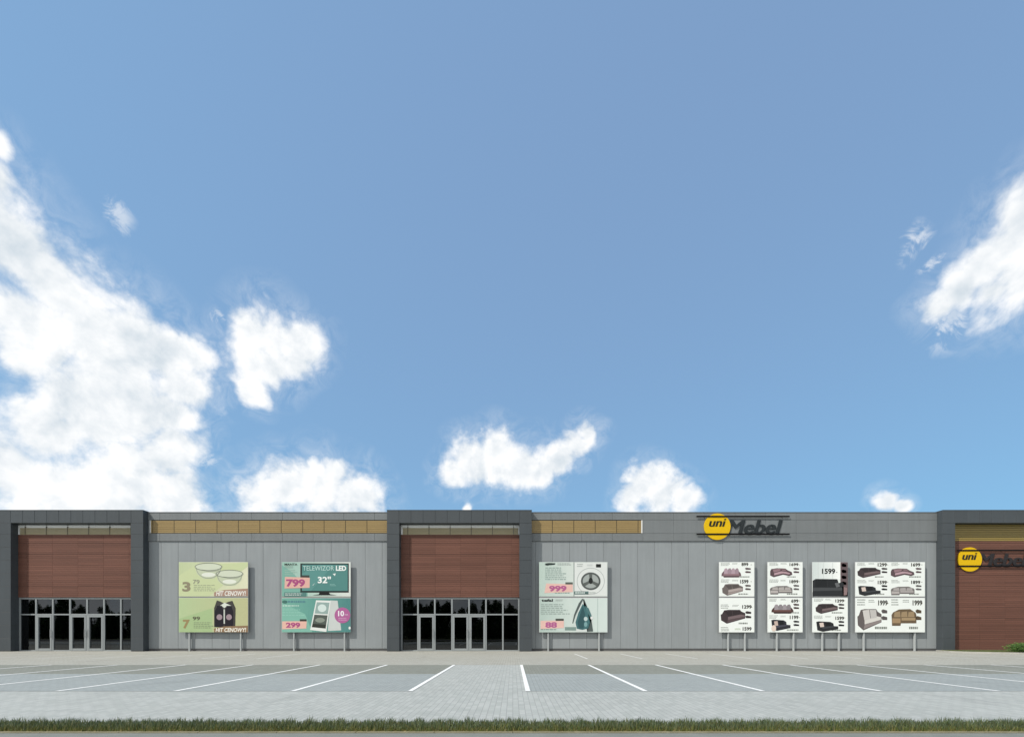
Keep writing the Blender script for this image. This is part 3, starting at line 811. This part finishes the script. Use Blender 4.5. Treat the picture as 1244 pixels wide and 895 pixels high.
# --- stand 4
U = blank(865, 670, 6.887, 60, 86, 354, 372)
cell(U, 68, 88, 346, 226, 'front', MAUVE, '899', (172, 150, 160), (246, 91, 303, 118), bx=(78, 132, 244, 214))
cell(U, 68, 228, 346, 370, 'angle', TAUPE, '1599', (170, 158, 154), (235, 233, 304, 264), bx=(84, 268, 258, 366))
Lw = blank(865, 670, 6.887, 60, 386, 354, 672)
cell(Lw, 68, 436, 350, 620, 'angle', DKBR, '1299', (112, 96, 98), (252, 444, 330, 474), bx=(72, 484, 278, 600))
Lw.micro(74, 628, 150, 668, 3, INK, 1); Lw.micro(190, 640, 240, 656, 2, (150, 170, 130), 1); price(Lw, '1599', 256, 628, 330, 658)
stand([(U, None), (Lw, None)], 873.7, 916.3, (885.3, 905.7), 'narrow stand with one large brown sofa on its lower poster')
# --- stand 5
U = blank(865, 670, 6.887, 466, 86, 758, 372)
cell(U, 474, 88, 750, 226, 'corner', MAUVE, '1699', (176, 146, 154), (648, 93, 722, 118), bx=(486, 136, 672, 212))
cell(U, 474, 228, 750, 370, 'chaise', (152, 146, 144), '1899', (176, 170, 166), (648, 235, 722, 262), bx=(484, 284, 672, 356))
Lw = blank(865, 670, 6.887, 466, 386, 758, 672)
cell(Lw, 474, 388, 750, 526, 'front', (100, 70, 66), '699', (150, 142, 146), (662, 396, 722, 424), bx=(496, 434, 682, 516))
cell(Lw, 474, 528, 750, 670, 'dark', (40, 40, 46), '1199', (190, 170, 160), (650, 532, 722, 562), bx=(496, 566, 656, 660))
Lw.ell(516, 638, 20, 26, (216, 198, 186), 5)
stand([(U, None), (Lw, None)], 932.6, 975, (944.6, 965), 'narrow stand with four small sofas, pinkish corner sofa at its top')
# --- stand 6
U = blank(975, 670, 6.8875, 82, 86, 378, 372, (214, 220, 216))
U.shade(82, 86, 318, 230, (200, 208, 206), (236, 238, 234), 1); U.rect(316, 86, 378, 372, (96, 82, 84), 2)
for k in range(4): extras(U, 324, 96 + 50 * k, 366, 126 + 50 * k, (164, 140, 142))
for xx in (128, 172, 250): U.rect(xx, 90, xx + 4, 226, (196, 202, 200), 2)
U.rect(82, 336, 378, 372, (60, 60, 58), 2)
U.poly([(84, 240), (110, 226), (290, 228), (302, 262), (330, 250), (344, 268), (344, 366), (84, 372)], (38, 40, 42), 3)
U.poly([(86, 300), (330, 300), (332, 322), (86, 328)], (66, 68, 70), 4); U.poly([(110, 232), (200, 232), (204, 292), (104, 292)], (26, 28, 30), 4); U.poly([(208, 232), (280, 232), (290, 290), (210, 292)], (30, 32, 34), 4)
U.poly([(268, 262), (300, 256), (312, 290), (282, 298)], (96, 98, 100), 5); U.poly([(330, 290), (372, 300), (372, 360), (336, 366)], (134, 112, 112), 3)
price(U, '1599', 162, 140, 272, 184, (30, 32, 30), 5); U.rect(280, 168, 290, 173, (60, 60, 60), 5)
Lw = blank(975, 670, 6.8875, 82, 386, 378, 672)
cell(Lw, 90, 388, 370, 526, 'angle', DKBR, '1299', (114, 98, 98), (274, 396, 346, 422), bx=(108, 434, 294, 518))
cell(Lw, 90, 530, 370, 672, 'dark', BLKS, '1599', (206, 190, 180), (274, 540, 346, 568), bx=(114, 580, 298, 668))
stand([(U, 'poster of a large black sofa under a big price'), (Lw, None)], 987, 1030, (1000, 1020.3), 'narrow stand with one big black sofa across its upper poster')
# --- stand 7 (wide)
U = blank(975, 670, 6.8875, 442, 86, 1024, 372)
cell(U, 452, 88, 730, 226, 'angle', DKBR, '1299', (112, 96, 96), (628, 93, 704, 122), bx=(458, 132, 652, 218))
cell(U, 738, 88, 1016, 226, 'corner', MAUVE, '1699', (176, 146, 154), (908, 93, 984, 122), bx=(738, 138, 936, 212))
cell(U, 452, 232, 730, 370, 'dark', BLKS, '1599', (206, 190, 180), (628, 240, 704, 270), bx=(464, 284, 652, 368))
cell(U, 738, 232, 1016, 370, 'chaise', (150, 144, 142), '1899', (172, 166, 164), (908, 240, 984, 268), bx=(738, 290, 936, 362))
Lw = blank(975, 670, 6.8875, 442, 386, 1024, 672)
cell(Lw, 452, 390, 730, 670, 'angle', (136, 126, 124), '1999', (206, 202, 196), (632, 404, 710, 448), bx=(458, 478, 660, 656))
Lw.poly([(500, 490), (556, 482), (566, 560), (516, 572)], (196, 192, 188), 6); Lw.poly([(560, 484), (614, 484), (620, 548), (570, 556)], (186, 182, 178), 6)
cell(Lw, 738, 390, 1016, 670, 'chaise', (134, 112, 84), '1999', (158, 136, 104), (920, 404, 1000, 448), bx=(744, 478, 952, 618))
stand([(U, None), (Lw, None)], 1039.2, 1123.8, (1050.5, 1112.6), 'wide stand with sofa posters, large grey and beige sofas below')

# ================================================================== TREES behind the viewer (mirrored in the entrance glass)
def make_tree(seed, h):
    g = random.Random(seed)
    t = thing('tree', 'dark leafy tree mirrored in the entrance glass', 'tree', (0, 0, 0), 'trees across the road from the building')
    tr = MB(); tr.tube((0, 0, -.05), (.05, .03, h * .35), .16, .11, (.06, .045, .03)); tr.tube((.05, .03, h * .35), (0, 0, h * .85), .11, .02, (.06, .045, .03))
    for k in range(9):
        a = g.uniform(0, 6.28); z = h * g.uniform(.22, .65); l = h * g.uniform(.16, .26)
        tr.tube((0, 0, z), (math.cos(a) * l, math.sin(a) * l, z + l * .6), .05, .012, (.06, .045, .03), 6)
    tr.build('trunk', M_dull, t)
    cr = MB()
    for k in range(22):
        u = (k + g.random()) / 22; z = h * (.05 + .84 * u); r = h * (.33 - .25 * u) * g.uniform(.7, 1.1)
        a = g.uniform(0, 6.28); d = r * g.uniform(.3, 1)
        leaves(cr, (math.cos(a) * d, math.sin(a) * d, z), (r * .75, r * .75, h * .13), 330, .10,
               [(.035, .06, .02), (.05, .085, .025), (.07, .11, .03)], g, .35)
    leaves(cr, (0, 0, h * .93), (h * .05, h * .05, h * .1), 160, .07, [(.05, .085, .025)], g, .2)
    cr.build('crown', M_leaf, t)
    return t
protos = [make_tree(s, h) for s, h in ((11, 5.4), (12, 6.3), (13, 4.7))]
def copy_tree(o, loc, rz, sc):
    c = o.copy(); COL.objects.link(c); c.location = loc; c.rotation_euler.z = rz; c.scale = (sc, sc, sc)
    for ch in o.children:
        d = ch.copy(); COL.objects.link(d); d.parent = c
    return c
spots = [(x + rnd.uniform(-.6, .6), -13.5 + rnd.uniform(-1.5, 1.5)) for x in [-76 + 1.95 * k for k in range(50)]] + [(x + rnd.uniform(-.5, .5), -17.5 + rnd.uniform(-1, 1)) for x in [-80 + 2.1 * k for k in range(50)]]
for i, (x, y) in enumerate(spots):
    if i < 3:
        protos[i].location = (x, y, -.03)
    else:
        copy_tree(protos[rnd.randrange(3)], (x, y, -.03), rnd.uniform(0, 6.28), rnd.uniform(.8, 1.12))

# ================================================================== SKY, SUN, CAMERA
SUN = Vector((-.66, -.42, .86)).normalized()
elev = math.asin(SUN.z); rot = math.atan2(SUN.x, SUN.y) % (2 * math.pi)
sl = bpy.data.lights.new('sun', 'SUN'); sl.energy = 2.25; sl.angle = R(.55); sl.color = (1, .95, .87)
so = bpy.data.objects.new('sun', sl); COL.objects.link(so)
so.rotation_euler = (-SUN).to_track_quat('-Z', 'Y').to_euler(); so.location = (-20, -12, 30)

w = bpy.data.worlds.new('World'); scene.world = w; w.use_nodes = True
nt = w.node_tree; nt.nodes.clear()
out = nt.nodes.new('ShaderNodeOutputWorld'); bg = nt.nodes.new('ShaderNodeBackground'); nt.links.new(bg.outputs[0], out.inputs[0])
sky = nt.nodes.new('ShaderNodeTexSky'); sky.sky_type = 'NISHITA'; sky.sun_disc = False
sky.sun_elevation = elev; sky.sun_rotation = rot; sky.altitude = 0; sky.air_density = 1.0; sky.dust_density = .6; sky.ozone_density = 2.5
bg.inputs['Strength'].default_value = .13
tc = nt.nodes.new('ShaderNodeTexCoord'); dirv = vmath(nt, 'NORMALIZE', tc.outputs['Generated']).outputs[0]

def cdir(px, py):
    v = Vector((px - VX, F, VY - py)).normalized(); return v
blobs = [  # px, py, radius px
    (0, 174, 22), (-14, 212, 34), (-40, 265, 95), (20, 300, 62), (60, 345, 62), (20, 385, 66), (-70, 360, 110), (110, 395, 66), (165, 415, 58), (212, 428, 40),
    (150, 465, 60), (222, 468, 36), (205, 500, 34), (105, 500, 72), (30, 425, 50), (215, 545, 36), (60, 520, 56), (175, 510, 50), (20, 575, 78), (90, 590, 80), (160, 585, 66), (215, 605, 50), (-70, 560, 100), (204, 560, 36),
    (300, 405, 32), (330, 408, 40), (364, 420, 34), (298, 434, 33), (334, 438, 36), (360, 440, 26), (304, 474, 22),
    (318, 602, 34), (350, 592, 38), (390, 596, 42), (430, 606, 36), (405, 575, 22),
    (548, 574, 20), (575, 563, 28), (605, 556, 32), (636, 566, 30), (660, 572, 24), (682, 557, 21), (700, 543, 21), (714, 528, 18),
    (788, 588, 27), (806, 604, 27), (834, 612, 18), (770, 608, 20),
    (1072, 609, 15), (1090, 613, 12), (568, 613, 7),
    (1262, 270, 66), (1225, 312, 50), (1190, 330, 42), (1250, 335, 60), (1162, 358, 34), (1130, 378, 24), (1200, 362, 30)]
wisps = [(145, 264, 24), (262, 382, 16), (1104, 293, 26), (1128, 322, 20), (1150, 390, 40), (248, 560, 24)]
wn = noise(nt, dirv, 9, 3, .5)
warp = vmath(nt, 'SCALE', vmath(nt, 'SUBTRACT', wn.outputs['Color'], (.5, .5, .5)).outputs[0]); warp.inputs['Scale'].default_value = .055
dw = vmath(nt, 'ADD', dirv, warp.outputs[0]).outputs[0]
def field(lst):
    cur = None
    for (px, py, r) in lst:
        if isinstance(px, Vector): v, rr = px.normalized(), py
        else:
            v = cdir(px, py); c = v.y; rr = 1.18 * r * (c ** 1.45) / F
        dn = vmath(nt, 'DISTANCE', dw, tuple(v)).outputs['Value']
        f = mathn(nt, 'MULTIPLY_ADD', dn, -1.0 / rr, 1.0)
        if cur is None: cur = f
        else: cur = mathn(nt, 'SMOOTH_MAX', cur, f, .12)
    return cur
fld = field(blobs)
wfl = field(wisps)
def voro(vec, sc, det):
    v = nt.nodes.new('ShaderNodeTexVoronoi'); v.feature = 'F1'; v.inputs['Scale'].default_value = sc
    v.inputs['Detail'].default_value = det; v.inputs['Roughness'].default_value = .55; v.normalize = True
    nt.links.new(vec, v.inputs['Vector']); return v.outputs['Distance']
sep = nt.nodes.new('ShaderNodeSeparateXYZ'); nt.links.new(dirv, sep.inputs[0])
# unseen broken cumulus added behind the viewer to light the facade
bn = noise(nt, dirv, 2.6, 3, .5)
back = mathn(nt, 'ADD', mathn(nt, 'MULTIPLY_ADD', bn.outputs[0], 3.0, -1.65), mathn(nt, 'MULTIPLY', mathn(nt, 'ADD', sep.outputs[1], .05), -1.3))
back = mathn(nt, 'MINIMUM', back, mathn(nt, 'MULTIPLY_ADD', sep.outputs[1], -4.0, .2))
fld = mathn(nt, 'MAXIMUM', fld, back)
wn2 = noise(nt, dirv, 34, 4, .6)
wv = vmath(nt, 'SCALE', vmath(nt, 'SUBTRACT', wn2.outputs['Color'], (.5, .5, .5)).outputs[0]); wv.inputs['Scale'].default_value = .03
dv = vmath(nt, 'ADD', dirv, wv.outputs[0]).outputs[0]
offv = vmath(nt, 'ADD', dv, (-.008, 0, .014)).outputs[0]
off = vmath(nt, 'ADD', dirv, (-.014, 0, .022)).outputs[0]
def bill(v, nd): # billow height 0..1
    n = noise(nt, v, 11, nd, .62, .2).outputs[0]
    return n
va = voro(dv, 17, 2.0); vb = voro(offv, 17, 2.0)
n1 = bill(dirv, 11); n1b = noise(nt, dirv, 11, 5, .6, .2).outputs[0]; n2 = noise(nt, off, 11, 5, .6, .2).outputs[0]
dens = mathn(nt, 'ADD', fld, mathn(nt, 'MULTIPLY_ADD', n1, 1.65, -.80))
dens = mathn(nt, 'ADD', dens, mathn(nt, 'MULTIPLY_ADD', va, -1.1, .34))
dens = mathn(nt, 'MINIMUM', dens, mathn(nt, 'MULTIPLY_ADD', fld, 4.0, 1.3))
mr = nt.nodes.new('ShaderNodeMapRange'); mr.interpolation_type = 'SMOOTHSTEP'; nt.links.new(dens, mr.inputs[0])
mr.inputs[1].default_value = -.03; mr.inputs[2].default_value = .58
n3 = noise(nt, dirv, 26, 9, .68, .8)
wd = mathn(nt, 'ADD', wfl, mathn(nt, 'MULTIPLY_ADD', n3.outputs[0], 5.0, -2.75))
mr2 = nt.nodes.new('ShaderNodeMapRange'); mr2.interpolation_type = 'SMOOTHSTEP'; nt.links.new(wd, mr2.inputs[0])
mr2.inputs[1].default_value = .0; mr2.inputs[2].default_value = .9; mr2.inputs[4].default_value = .5
wm = mathn(nt, 'MULTIPLY', mr2.outputs[0], mathn(nt, 'MULTIPLY', mathn(nt, 'MAXIMUM', wfl, 0), 1.8, clamp=True))
# thin vapour round the clouds
veil = mathn(nt, 'MULTIPLY', mathn(nt, 'MULTIPLY_ADD', fld, 1.2, .75, clamp=True), mathn(nt, 'MULTIPLY_ADD', n3.outputs[0], 2.2, -.9, clamp=True))
wm = mathn(nt, 'MAXIMUM', wm, mathn(nt, 'MULTIPLY', veil, .5))
alpha = mathn(nt, 'MAXIMUM', mr.outputs[0], wm)
# light and shade inside a cloud: thicker away from the sun reads a little greyer
slope = mathn(nt, 'SUBTRACT', n1b, n2)
slv = mathn(nt, 'SUBTRACT', vb, va)
br = mathn(nt, 'MULTIPLY_ADD', slope, 2.6, .90)
br = mathn(nt, 'MULTIPLY_ADD', slv, 1.3, br)
big = noise(nt, dirv, 5, 3, .5).outputs[0]
core = mathn(nt, 'MULTIPLY', mathn(nt, 'MULTIPLY_ADD', fld, 1.6, -.3, clamp=True), mathn(nt, 'MULTIPLY_ADD', big, 2.6, -.85, clamp=True))
br = mathn(nt, 'SUBTRACT', br, mathn(nt, 'MULTIPLY', core, .5), clamp=True)
br = mathn(nt, 'MULTIPLY_ADD', br, .8, .2)
ccol = mixc(nt, br, (2.15, 2.5, 2.8), (3.85, 3.88, 3.9))
# clear summer air: even out the gradient of the physical sky
gm = nt.nodes.new('ShaderNodeGamma'); nt.links.new(sky.outputs[0], gm.inputs[0]); gm.inputs[1].default_value = .3
gr = nt.nodes.new('ShaderNodeGamma'); nt.links.new(sky.outputs[0], gr.inputs[0]); gr.inputs[1].default_value = .14
skyc = mixc(nt, 1.0, mixc(nt, 1.0, gm.outputs[0], (0, 1.235, 1.69), 'MULTIPLY'), mixc(nt, 1.0, gr.outputs[0], (.825, 0, 0), 'MULTIPLY'), 'ADD')
final = mixc(nt, alpha, skyc, ccol)
nt.links.new(final, bg.inputs['Color'])
w.cycles.sampling_method = 'MANUAL'; w.cycles.sample_map_resolution = 512

cam = bpy.data.cameras.new('camera'); co = bpy.data.objects.new('camera', cam); COL.objects.link(co); scene.camera = co
co.location = (0, 0, H); co.rotation_euler = (R(90), 0, 0)
cam.sensor_width = 36; cam.sensor_fit = 'HORIZONTAL'; cam.lens = F / 1244 * 36
cam.shift_y = (VY - 447.5) / 1244; cam.shift_x = -(VX - 622) / 1244
cam.clip_start = .05; cam.clip_end = 6000
vs = scene.view_settings; vs.view_transform = 'Standard'; vs.look = 'None'; vs.gamma = 1; vs.use_curve_mapping = False
vs.exposure = 1.05
scene.cycles.use_denoising = True
scene.cycles.max_bounces = 6
scene.cycles.transparent_max_bounces = 12
